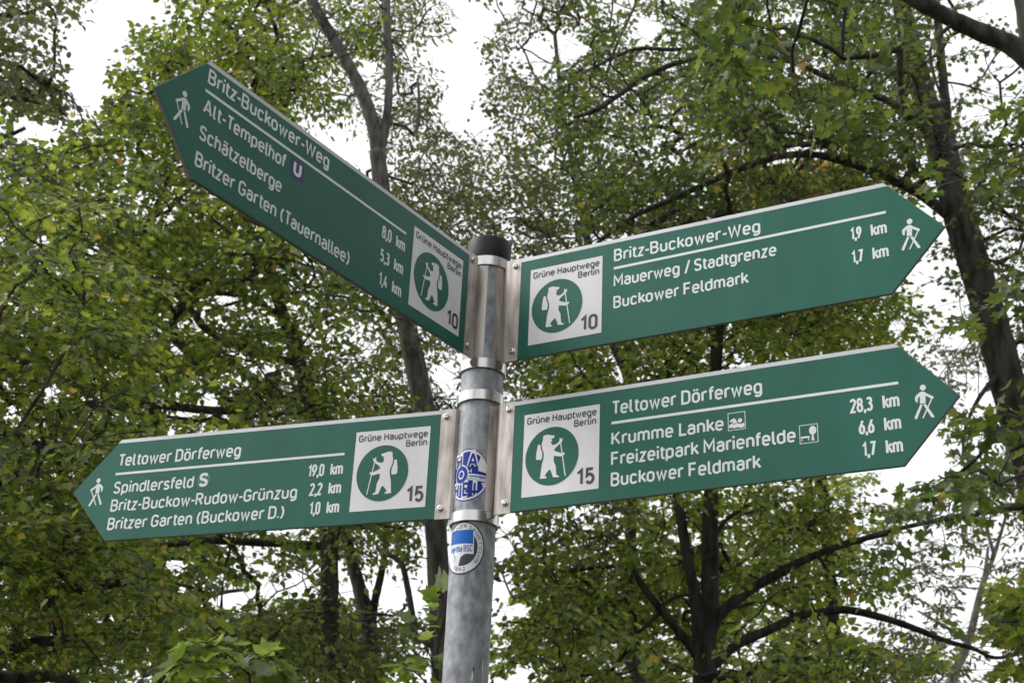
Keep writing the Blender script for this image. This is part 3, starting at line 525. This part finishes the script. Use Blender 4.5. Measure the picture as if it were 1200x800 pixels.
class Flat:
    """flat shapes in millimetres on one face; every shape lies a hair above the one before"""
    def __init__(s): s.V = []; s.F = []; s.k = 0
    def lift(s): s.k += 1; return 0.02*(s.k % 6)
    def poly(s, pts, z=None):
        z = s.lift() if z is None else z; n = len(s.V)
        a = sum(pts[i-1][0]*pts[i][1]-pts[i][0]*pts[i-1][1] for i in range(len(pts)))
        if a < 0: pts = pts[::-1]
        s.V += [(x, y, z) for x, y in pts]; s.F.append(tuple(range(n, n+len(pts))))
    def line(s, pts, w):
        P = np.array(pts, float); keep = [0]+[i for i in range(1, len(P)) if np.hypot(*(P[i]-P[i-1])) > 1e-4]; P = P[keep]
        closed = len(P) > 3 and np.hypot(*(P[0]-P[-1])) < 1e-3
        if closed: P = P[:-1]
        n = len(P); Lf, Rt = [], []
        for i in range(n):
            a = P[i]-P[i-1] if (i > 0 or closed) else None; b = P[(i+1) % n]-P[i] if (i < n-1 or closed) else None
            if a is None: a = b
            if b is None: b = a
            a = a/np.hypot(*a); b = b/np.hypot(*b); t = a+b; L = np.hypot(*t)
            if L < 1e-3: t = a; L = 1
            t = t/L; nn = np.array([-t[1], t[0]]); c = max(0.5, nn@np.array([-a[1], a[0]]))
            Lf.append(P[i]+nn*w/2/c); Rt.append(P[i]-nn*w/2/c)
        z = s.lift(); o = len(s.V)
        s.V += [(*p, z) for p in Lf]+[(*p, z) for p in Rt]
        for i in range(n if closed else n-1):
            j = (i+1) % n; s.F.append((o+n+i, o+n+j, o+j, o+i))
    def disc(s, cx, cy, rx, ry, n=40): s.poly([(cx+rx*math.cos(2*math.pi*i/n), cy+ry*math.sin(2*math.pi*i/n)) for i in range(n)])
    def hoop(s, cx, cy, rx, ry, w, n=48, a0=0, a1=360): s.line([(cx+rx*math.cos(math.radians(a0+(a1-a0)*i/n)), cy+ry*math.sin(math.radians(a0+(a1-a0)*i/n))) for i in range(n+1)], w)
    def text(s, st, x0, x1, base, cap, weight=1.0, gap=0.2, xf=None, space=0.3):
        sc = cap/(1+T); t = T*sc*weight
        xs = []; x = 0.0
        for k, ch in enumerate(st):
            if ch == ' ': x += space; continue
            xs.append((ch, x)); g_ = gap*0.8+T*0.62
            nx = st[k+1] if k+1 < len(st) else ' '
            if ch in 'tfrTLk/l-': g_ *= 0.66
            elif nx in 'tf-': g_ *= 0.7
            if ch in ',.': g_ *= 0.95
            x += GL[ch][0]+g_
        ch, xl = xs[-1]; tot = xl+GL[ch][0]
        kx = (x1-x0-t)/max(tot, 0.05)
        for ch, xo in xs:
            for stq in GL[ch][1]:
                pts = [(x0+t/2+(xo+px)*kx, base+t/2+py*sc) for px, py in stq]
                if xf: pts = [xf(p) for p in pts]
                s.line(pts, t)
    def build(s, name, m, parent, y=0.0, wrap=None, z0=0.0):
        if wrap:
            bm = bmesh.new(); vs = [bm.verts.new(v) for v in s.V]
            for f in s.F:
                try: bm.faces.new([vs[i] for i in f])
                except ValueError: pass
            bmesh.ops.triangulate(bm, faces=bm.faces[:])
            for _ in range(4):
                es = [e for e in bm.edges if e.calc_length() > 4.5]
                if not es: break
                bmesh.ops.subdivide_edges(bm, edges=es, cuts=1); bmesh.ops.triangulate(bm, faces=[f for f in bm.faces if len(f.verts) > 3])
            for v in bm.verts: v.co = Vector(wrap(v.co.x, v.co.y, v.co.z))
            return bm_obj(name, bm, m, parent)
        V = [(x/1000, y-z/1000, z_/1000) for x, z_, z in s.V]
        return mesh_obj(name, V, s.F, m, parent)

# ------------------------------------------------------------------ emblems (millimetres from the inner lower corner of a board)
BEAR = [(57.9, 128.8), (60.9, 130.5), (67.2, 130.7), (73.6, 128.4), (79.1, 127.7), (78.7, 123.4), (75.6, 122.4), (72.9, 122.9), (75.2, 119.1), (73.1, 117.1), (73.2, 114.1), (76.0, 110.6), (81.4, 110.8), (87.6, 114.3), (89.2, 118.4), (88.7, 122.0), (90.5, 121.7), (91.3, 119.0), (94.9, 120.8), (94.3, 116.0), (92.1, 112.8), (84.2, 106.9), (80.4, 103.1), (79.4, 100.1), (84.5, 97.3), (93.5, 93.6), (99.6, 94.2), (98.9, 91.1), (94.6, 88.3), (90.1, 88.3), (79.4, 90.8), (78.7, 82.5), (83.2, 72.5), (84.2, 61.3), (84.9, 56.0), (90.3, 53.3), (88.6, 51.3), (78.5, 52.6), (77.3, 57.0), (74.0, 65.1), (72.1, 67.4), (67.8, 63.3), (63.0, 57.0), (67.2, 54.0), (65.5, 51.9), (54.3, 52.6), (55.1, 58.9), (56.4, 71.6), (57.4, 78.4), (60.1, 88.4), (60.3, 97.1), (56.3, 108.0), (55.7, 116.0), (57.6, 121.9)]
PACK = [(49.4, 114.2), (52.5, 114.7), (54.4, 112.6), (54.6, 107.6), (58.0, 98.4), (58.0, 90), (56.8, 86.8), (48.1, 87.2), (46.5, 90.2), (47.0, 100.5)]
TORSO = [(689.3, 114.1), (692.8, 115.0), (696.0, 114.1), (698.7, 111.3), (709.0, 103.9), (709.3, 101.8), (706.4, 100.6), (697.4, 107.2), (696.4, 94.8), (688.1, 95.5), (688.8, 107.5), (686.0, 105.3), (685.0, 98.1), (683.3, 97.8), (681.5, 101.2), (681.4, 106.5), (683.2, 109.4)]
LEG1 = [(688.7, 94.4), (692.0, 93.4), (682.0, 71.3), (679.8, 71.2), (678.5, 73.4), (679.2, 75.9)]
LEG2 = [(692.9, 93.2), (696.8, 93.9), (707.6, 72.3), (707.2, 70.6), (703.9, 70.6), (702.6, 72.5)]

WT = 1.1
H, L, TIP = 0.2017, 0.6579, 0.0896
TH = 0.006
def board_outline(m, inset=0.0):
    a = inset
    return [(0+a, 0+a), (L-a*0.5, 0+a), (L+TIP-a*1.4, H/2), (L-a*0.5, H-a), (0+a, H-a)]

def clipped(m): return [(m*x, z) for x, z in board_outline(m)]
POLE = np.array([-0.05053, 2.35222]); PR_ = 0.038
def sign(label, yaw_dir, s0, off, ztop, side, rows, title, title_end, bases, tbase, lbase, nums, nbases, num, caps, extra):
    m = 1 if side == 'right' else -1
    rot = yaw_dir if m == 1 else yaw_dir+math.pi
    d = np.array([math.cos(yaw_dir), math.sin(yaw_dir)]); n = np.array([math.sin(rot), -math.cos(rot)])   # n: outwards, towards the viewer
    o = POLE+s0*d+off*n
    root = empty('direction_sign', (o[0], o[1], EYE+ztop-H), rot)
    tag(root, label, 'sign', 'direction signs on the post')
    # board: bevelled aluminium plate
    bm = bmesh.new(); ol = clipped(m)
    if m < 0: ol = ol[::-1]
    f = [bm.verts.new((x, 0, z)) for x, z in ol]; b = [bm.verts.new((x, TH, z)) for x, z in ol]; k = len(ol)
    bm.faces.new(f); bm.faces.new(b[::-1])
    for i in range(k): bm.faces.new((f[i], b[i], b[(i+1) % k], f[(i+1) % k]))
    bmesh.ops.recalc_face_normals(bm, faces=bm.faces[:])
    bmesh.ops.bevel(bm, geom=[e for e in bm.edges if abs(e.verts[0].co.y-e.verts[1].co.y) < 1e-6], offset=0.0007, segments=2, affect='EDGES')
    panel = bm_obj('panel', bm, M['edge'], root)
    fl = Flat(); e = 0.7; ftop = H*1000-7.5
    xs = 1000*(L+TIP*(H*1000-ftop)/(H*500))-1.0
    fl.poly([(m*x, z) for x, z in [(e*0.3, e), (L*1000-e*.6, e), ((L+TIP)*1000-1.6, H*500), (xs, ftop), (e*0.3, ftop)]], 0)
    fl.build('green_film', M['green'], panel, -0.0003)
    tt = Flat(); tt.poly([(m*0.2, ftop), (m*(xs+0.6), ftop), (m*(L*1000-0.5), H*1000-0.5), (m*0.2, H*1000-0.5)], 0); tt.build('top_trim', M['alu'], panel, -0.0003)
    # lettering
    x0 = 183.5 if m == 1 else -657.5
    def line_of(*a):
        q = Flat(); q.text(*a); q.build('lettering', M['letter'], panel, -0.0007)
    line_of(title, x0, title_end, tbase, caps[0], WT)
    for (txt, xe), bz in zip(rows, bases): line_of(txt, x0, xe, bz, caps[1], WT)
    nr, k0, k1 = (617.6, 632.4, 658) if m == 1 else (-219, -206.8, -182)
    for (txt, w), bz in zip(nums, nbases):
        line_of(txt, nr-w, nr, bz, caps[2], WT, 0.2); line_of('km', k0, k1, bz, caps[2], WT)
    extra(panel, m)
    ln = Flat(); xa, xb = (183.3, 658.5) if m == 1 else (-659, -182)
    ln.poly([(xa, lbase[0]), (xb, lbase[1]), (xb, lbase[1]+4.7), (xa, lbase[0]+4.9)], 0); ln.build('dividing_line', M['letter'], panel, -0.0007)
    hk = Flat(); hk.disc(m*694.4, 121, 4.5, 4.9, 20)
    for pg in (TORSO, LEG1, LEG2): hk.poly([(m*x, z) for x, z in pg])
    hk.line([(m*706.4, 101.6), (m*690.7, 71.3)], 2.0); hk.build('hiker_symbol', M['letter'], panel, -0.0007)
    # route plaque
    pl = Flat(); pa = 20.5 if m == 1 else 18.0
    pl.poly([(m*pa, 23), (m*161.8, 23), (m*161.8, 173.2), (m*pa, 173.2)], 0)
    plaque = pl.build('route_plaque', M['white'], root, -0.0007)
    mxf = (lambda x: x) if m == 1 else (lambda x: -29.5-x)
    c = Flat(); c.disc(mxf(75), 91.4, 49.5, 52.4, 64); c.build('green_disc', M['green'], plaque, -0.0011)
    be = Flat(); be.poly([(mxf(x), z) for x, z in BEAR]); be.line([(mxf(89.6), 121.9), (mxf(101.3), 52.3)], 1.9); be.poly([(mxf(x-.8), z) for x, z in PACK])
    be.build('bear_emblem', M['white'], plaque, -0.0015)
    q1, q2, q3 = ((26, 155.8, 154), (115, 155.6, 138), (121, 154.5, 32.3)) if m == 1 else ((-156, -22.6, 153.3), (-63, -22.6, 137.3), (-56, -22.4, 32.8))
    for txt, q, cap_, wt in (('Grüne Hauptwege', q1, 13.2, 1.1), ('Berlin', q2, 12.6, 1.1), (num, q3, 28.5, 1.25)):
        pt = Flat(); pt.text(txt, *q, cap_, wt, 0.2); pt.build('plaque_lettering', M['ink'], plaque, -0.0011)
    # bracket: face plate, bend and saddle that hugs the post
    prof = []   # (s along the arm from the post axis, distance in front of the axis)
    for a in np.linspace(54, 82, 7): prof.append(((PR_+0.0016)*math.sin(math.radians(a)), (PR_+0.0016)*math.cos(math.radians(a))))
    sp = s0-0.0305
    prof += [(sp-0.006, off-0.010), (sp-0.001, off-0.003), (sp+0.0025, off-0.0002), (sp+0.006, off), (s0-0.0002, off)]
    zb, zt_ = -0.001, H+0.001
    pv, pf = [], []
    for i, (s_, q) in enumerate(prof):
        a = prof[max(i-1, 0)]; b2 = prof[min(i+1, len(prof)-1)]; tx, ty = b2[0]-a[0], b2[1]-a[1]; ll = math.hypot(tx, ty); nx, ny = ty/ll, -tx/ll
        for (qq, hh) in ((0, 0), (0.0022, 1)):
            for zz in (zb, zt_): pv.append((m*(s_-s0+nx*qq), -(q-off+ny*qq)+(0.0), zz))
    for i in range(len(prof)-1):
        a = i*4; b2 = a+4
        pf += [(a, a+1, b2+1, b2), (a+2, b2+2, b2+3, a+3), (a, b2, b2+2, a+2), (a+1, a+3, b2+3, b2+1)]
    e_ = (len(prof)-1)*4; pf += [(0, 2, 3, 1), (e_, e_+1, e_+3, e_+2)]
    bm = bmesh.new(); vs = [bm.verts.new(v) for v in pv]
    for q in pf: bm.faces.new([vs[i] for i in q])
    bmesh.ops.recalc_face_normals(bm, faces=bm.faces[:])
    br = bm_obj('mounting_bracket', bm, M['steel'], root)
    for zz in (0.0178, 0.1886):
        bm = bmesh.new(); bx = m*-0.0107; seg = 20
        rings = [(0.0064, 0.0), (0.0064, 0.0009), (0.0057, 0.0013), (0.0052, 0.0013), (0.0050, 0.0026), (0.0040, 0.0037), (0.0027, 0.0041), (0.0026, 0.0024)]
        rv = []
        for (r_, y_) in rings: rv.append([bm.verts.new((bx+r_*math.cos(2*math.pi*i/seg), -y_-0.0001, zz+r_*math.sin(2*math.pi*i/seg))) for i in range(seg)])
        for a, b2 in zip(rv, rv[1:]):
            for i in range(seg): bm.faces.new((a[i], a[(i+1) % seg], b2[(i+1) % seg], b2[i]))
        bm.faces.new(rv[-1]); bmesh.ops.recalc_face_normals(bm, faces=bm.faces[:])
        bm_obj('bolt', bm, M['bolt'], br)
    return root

def box_of(q, x0, z0, x1, z1): q.line([(x0, z0), (x1, z0), (x1, z1), (x0, z1), (x0, z0)], 1.1)
def x_swim_park(panel, m):
    q = Flat(); box_of(q, 386.2, 93.6, 414.4, 123); q.disc(405.8, 108.7, 3.7, 3.7, 20)
    q.poly([(388.3, 109.8), (395.6, 113.9), (397.7, 112.8), (401.1, 106.5), (400.3, 105.1), (391.8, 104.8), (395.2, 108.8), (390.4, 107.3)])
    q.poly([(387.6, 102.6), (391.1, 104.9), (395.3, 103.3), (401.0, 104.6), (406.6, 102.7), (412.9, 104.0), (413.1, 97.4), (407.9, 95.7), (402.2, 97.5), (396.5, 96.4), (390.9, 98.1), (387.4, 97.5)])
    q.build('swimmer_symbol', M['letter'], panel, -0.0007)
    q = Flat(); box_of(q, 501.7, 55.6, 530.1, 85.6)
    q.disc(522.3, 75.6, 5.8, 7.4, 24); q.poly([(520.6, 69), (523.1, 69), (524.4, 58.7), (519.9, 58.7)])
    q.poly([(503.0, 67.2), (517.2, 66.8), (517.3, 63.5), (503.3, 64.3)]); q.line([(504.6, 64.5), (505.2, 59.6)], 1.3); q.line([(515.2, 64), (515.9, 59.2)], 1.3)
    q.build('park_symbol', M['letter'], panel, -0.0007)
def x_none(panel, m): pass
def x_u(panel, m):
    sq = Flat(); sq.poly([(-471, 108), (-440, 108), (-440, 141), (-471, 141)], 0); sq.build('transit_square', M['ublue'], panel, -0.0006)
    q = Flat(); q.text('U', -464.5, -446, 113, 23.5, 1.7); q.build('transit_letter', M['letter'], panel, -0.0009)
def x_s(panel, m):
    sq = Flat(); sq.disc(-465, 104.6, 13.5, 14.5, 36); sq.build('transit_disc', M['sgreen'], panel, -0.0006)
    q = Flat(); q.text('S', -474.5, -455.2, 92.2, 25.5, 1.45); q.build('transit_letter', M['letter'], panel, -0.0009)

sign('upper right green arrow sign pointing right, white plaque with hiking bear and number 10', -0.49624, 0.08746, 0.03341, 1.24536, 'right',
     [('Mauerweg / Stadtgrenze', 476), ('Buckower Feldmark', 427.5)], 'Britz-Buckower-Weg', 450, [106.3, 64.6], 156.4, (140.8, 144.2), [('1,9', 18.5), ('1,7', 19)], [107.2, 64.8], '10', (24.2, 23.4, 23), x_none)
sign('lower right green arrow sign pointing right, with small swimmer and park symbols on it', -0.48035, 0.08088, 0.02404, 0.96819, 'right',
     [('Krumme Lanke', 378.5), ('Freizeitpark Marienfelde', 495), ('Buckower Feldmark', 438.5)], 'Teltower Dörferweg', 444, [95.5, 59.6, 23.4], 150, (133.2, 132.2), [('28,3', 35.5), ('6,6', 24), ('1,7', 21)], [94.6, 58.1, 21.2], '15', (24.8, 24, 23.8), x_swim_park)
sign('lower left green arrow sign pointing left, with a white letter S on its disc', 2.79713, 0.06362, 0.02732, 0.96819, 'left',
     [('Spindlersfeld', -485.5), ('Britz-Buckow-Rudow-Grünzug', -268.5), ('Britzer Garten (Buckower D.)', -290)], 'Teltower Dörferweg', -394.5, [91.6, 56.2, 20.2], 146.2, (128.9, 131.3), [('19,0', 33), ('2,2', 25.5), ('1,0', 22)], [94.2, 58.4, 22.5], '15', (24.8, 24, 23.8), x_s)
sign('upper left dark green arrow sign pointing left towards the viewer, with a blue U square', 4.10258, 0.0929, 0.02395, 1.24536, 'left',
     [('Alt-Tempelhof', -480.5), ('Schätzelberge', -484), ('Britzer Garten (Tauernallee)', -316.5)], 'Britz-Buckower-Weg', -387, [112.6, 67.3, 22.8], 163.4, (147.2, 145.0), [('8,0', 25.5), ('5,3', 24.5), ('1,4', 23)], [110.4, 66.4, 24.2], '10', (25, 24, 23.6), x_u)

# ------------------------------------------------------------------ the post
post = empty('signpost', (POLE[0], POLE[1], 0))
tag(post, 'round grey galvanised post carrying the four green signs, with black cap and stickers', 'post')
def lathe(name, prof, m, parent, seg=64, smooth=True):
    bm = bmesh.new(); rv = []
    for r_, z in prof: rv.append([bm.verts.new((r_*math.cos(2*math.pi*i/seg), r_*math.sin(2*math.pi*i/seg), z)) for i in range(seg)])
    for a, b in zip(rv, rv[1:]):
        for i in range(seg): bm.faces.new((a[i], a[(i+1) % seg], b[(i+1) % seg], b[i]))
    bm.faces.new(rv[0][::-1]); bm.faces.new(rv[-1])
    o = bm_obj(name, bm, m, parent, False)
    if smooth:
        for p in o.data.polygons: p.use_smooth = len(p.vertices) == 4
        o.data.set_sharp_from_angle(angle=math.radians(30))
    return o
lathe('pole', [(PR_, -0.4), (PR_, EYE+0.3), (PR_, EYE+0.7), (PR_, EYE+1.272)], M['galv'], post)
zc = EYE+1.272
lathe('post_cap', [(0.0412, zc-0.006), (0.0415, zc-0.005), (0.0415, zc+0.0335), (0.0405, zc+0.037), (0.037, zc+0.0395)], M['cap'], post)
for zz in (1.2565, 1.0492, 0.988, 0.765):
    h = 0.0098; r1 = PR_+0.0043
    b = lathe('clamp_band', [(PR_+0.001, EYE+zz-h), (r1-0.0006, EYE+zz-h), (r1, EYE+zz-h+0.0008), (r1, EYE+zz+h-0.0008), (r1-0.0006, EYE+zz+h), (PR_+0.001, EYE+zz+h)], M['steel_band'], post, 72)
def wrapper(phi_c, k, zc_, h, lift):
    base = -90.0
    def w(x, y, z):      # x, y in -100..100 of the sticker's half width and half height
        a = math.radians(base+phi_c+k*x/100); r_ = PR_+lift+z*0.001
        return (r_*math.cos(a), r_*math.sin(a), EYE+zc_+h*y/100)
    return w
# sticker one: blue and white disc with the fan chant
W1 = lambda lf: wrapper(-26, 60, 0.8385, 0.0475, lf)
s = Flat(); s.disc(0, 0, 100, 100, 72); st1 = s.build('sticker', M['navy'], post, wrap=W1(0.0003)); st1['label'] = 'round blue and white sticker reading HA HO HE'
s = Flat(); s.hoop(0, 0, 93, 93, 7, 64)
s.poly([(60, 74), (74, 60), (86, 30), (90, 8), (52, 14), (48, 40)]); s.poly([(66, -30), (88, -28), (78, -50)])
s.poly([(-4, 4), (92, -2), (92, -8), (-4, -2)]); s.poly([(-6, -20), (90, -26), (88, -12), (-6, -6)])
s.text('HA', -71, 52, 23, 62, 2.15, 0.75); s.text('HE!', -75, 50, -88, 65, 2.15, 0.8); s.hoop(-28, 3, 25, 25, 26, 36)
s.text('H', 4, 22, 4, 18, 1.0, 0.2)
s.build('sticker_white', M['swhite'], st1, wrap=W1(0.0006))
s = Flat(); s.text('HA', -64, 46, 29, 50, 1.3, 0.8); s.text('HE!', -68, 43, -81, 51, 1.25, 0.85); s.hoop(-28, 3, 25, 25, 16, 36)
s.text('BERLIN 1892', 0, 84, -19, 8, 0.9, 0.3)
s.build('sticker_lettering', M['navy'], st1, wrap=W1(0.00085))
# sticker two: black and white club roundel with a blue and white flag
W2 = lambda lf: wrapper(-26, 58, 0.7085, 0.0465, lf)
s = Flat(); s.disc(0, 0, 100, 100, 72); st2 = s.build('sticker', M['black'], post, wrap=W2(0.0003)); st2['label'] = 'round club sticker with a blue and white flag'
s = Flat(); s.hoop(0, 0, 81, 81, 26, 72)
s.poly([(-66, 70), (14, 72), (8, 40), (-66, 40)]); s.poly([(-66, -8), (30, -16), (-6, -34), (-14, -66), (-50, -66), (-64, -50)])
s.poly([(-72, -20), (52, -24), (50, 70), (-74, 74)])
s.build('sticker_white', M['swhite'], st2, wrap=W2(0.0006))
s = Flat(); s.poly([(-70, 18), (48, 14), (46, 66), (-71, 70)]); s.text('Hertha BSC', -66, 46, -15, 25, 1.0, 0.2)
s.build('sticker_flag', M['blue'], st2, wrap=W2(0.00085))
s = Flat()
def bend(r_, a_mid, span):
    def xf(p):
        a = math.radians(a_mid-p[0]*span); return ((r_+p[1])*math.cos(a), (r_+p[1])*math.sin(a))
    return xf
s.text('BERLINER SPORT CLUB', -100, 100, -7, 14, 1.0, 0.25, bend(81, 62, 1.05))
def low(p):
    a = math.radians(262+p[0]*0.9); return ((81-p[1])*math.cos(a), (81-p[1])*math.sin(a))
s.text('1892', -24, 24, -7, 15, 1.0, 0.25, low); s.line([(-46, -14), (-40, -30), (-34, -34), (-38, -50)], 3)
s.build('sticker_lettering', M['black'], st2, wrap=W2(0.00085))
# torn sticker scraps near the lower end in view
s = Flat(); s.poly([(-30, -40), (20, -60), (40, 10), (10, 50), (-10, 20)]); sc1 = s.build('paper_scrap', M['swhite'], post, wrap=wrapper(17, 7, 0.495, 0.016, 0.0004))
s = Flat(); s.poly([(-20, 60), (0, 80), (30, -30), (10, -80), (-20, -20)]); s.build('paper_scrap', M['swhite'], post, wrap=wrapper(46, 8, 0.5135, 0.018, 0.0004))
s = Flat(); s.poly([(-10, 50), (30, 20), (50, 40), (10, 80)]); s.build('paper_scrap', M['black'], post, wrap=wrapper(19, 7, 0.4985, 0.016, 0.0006))
print('leaves', NL, sum(NL.values()))
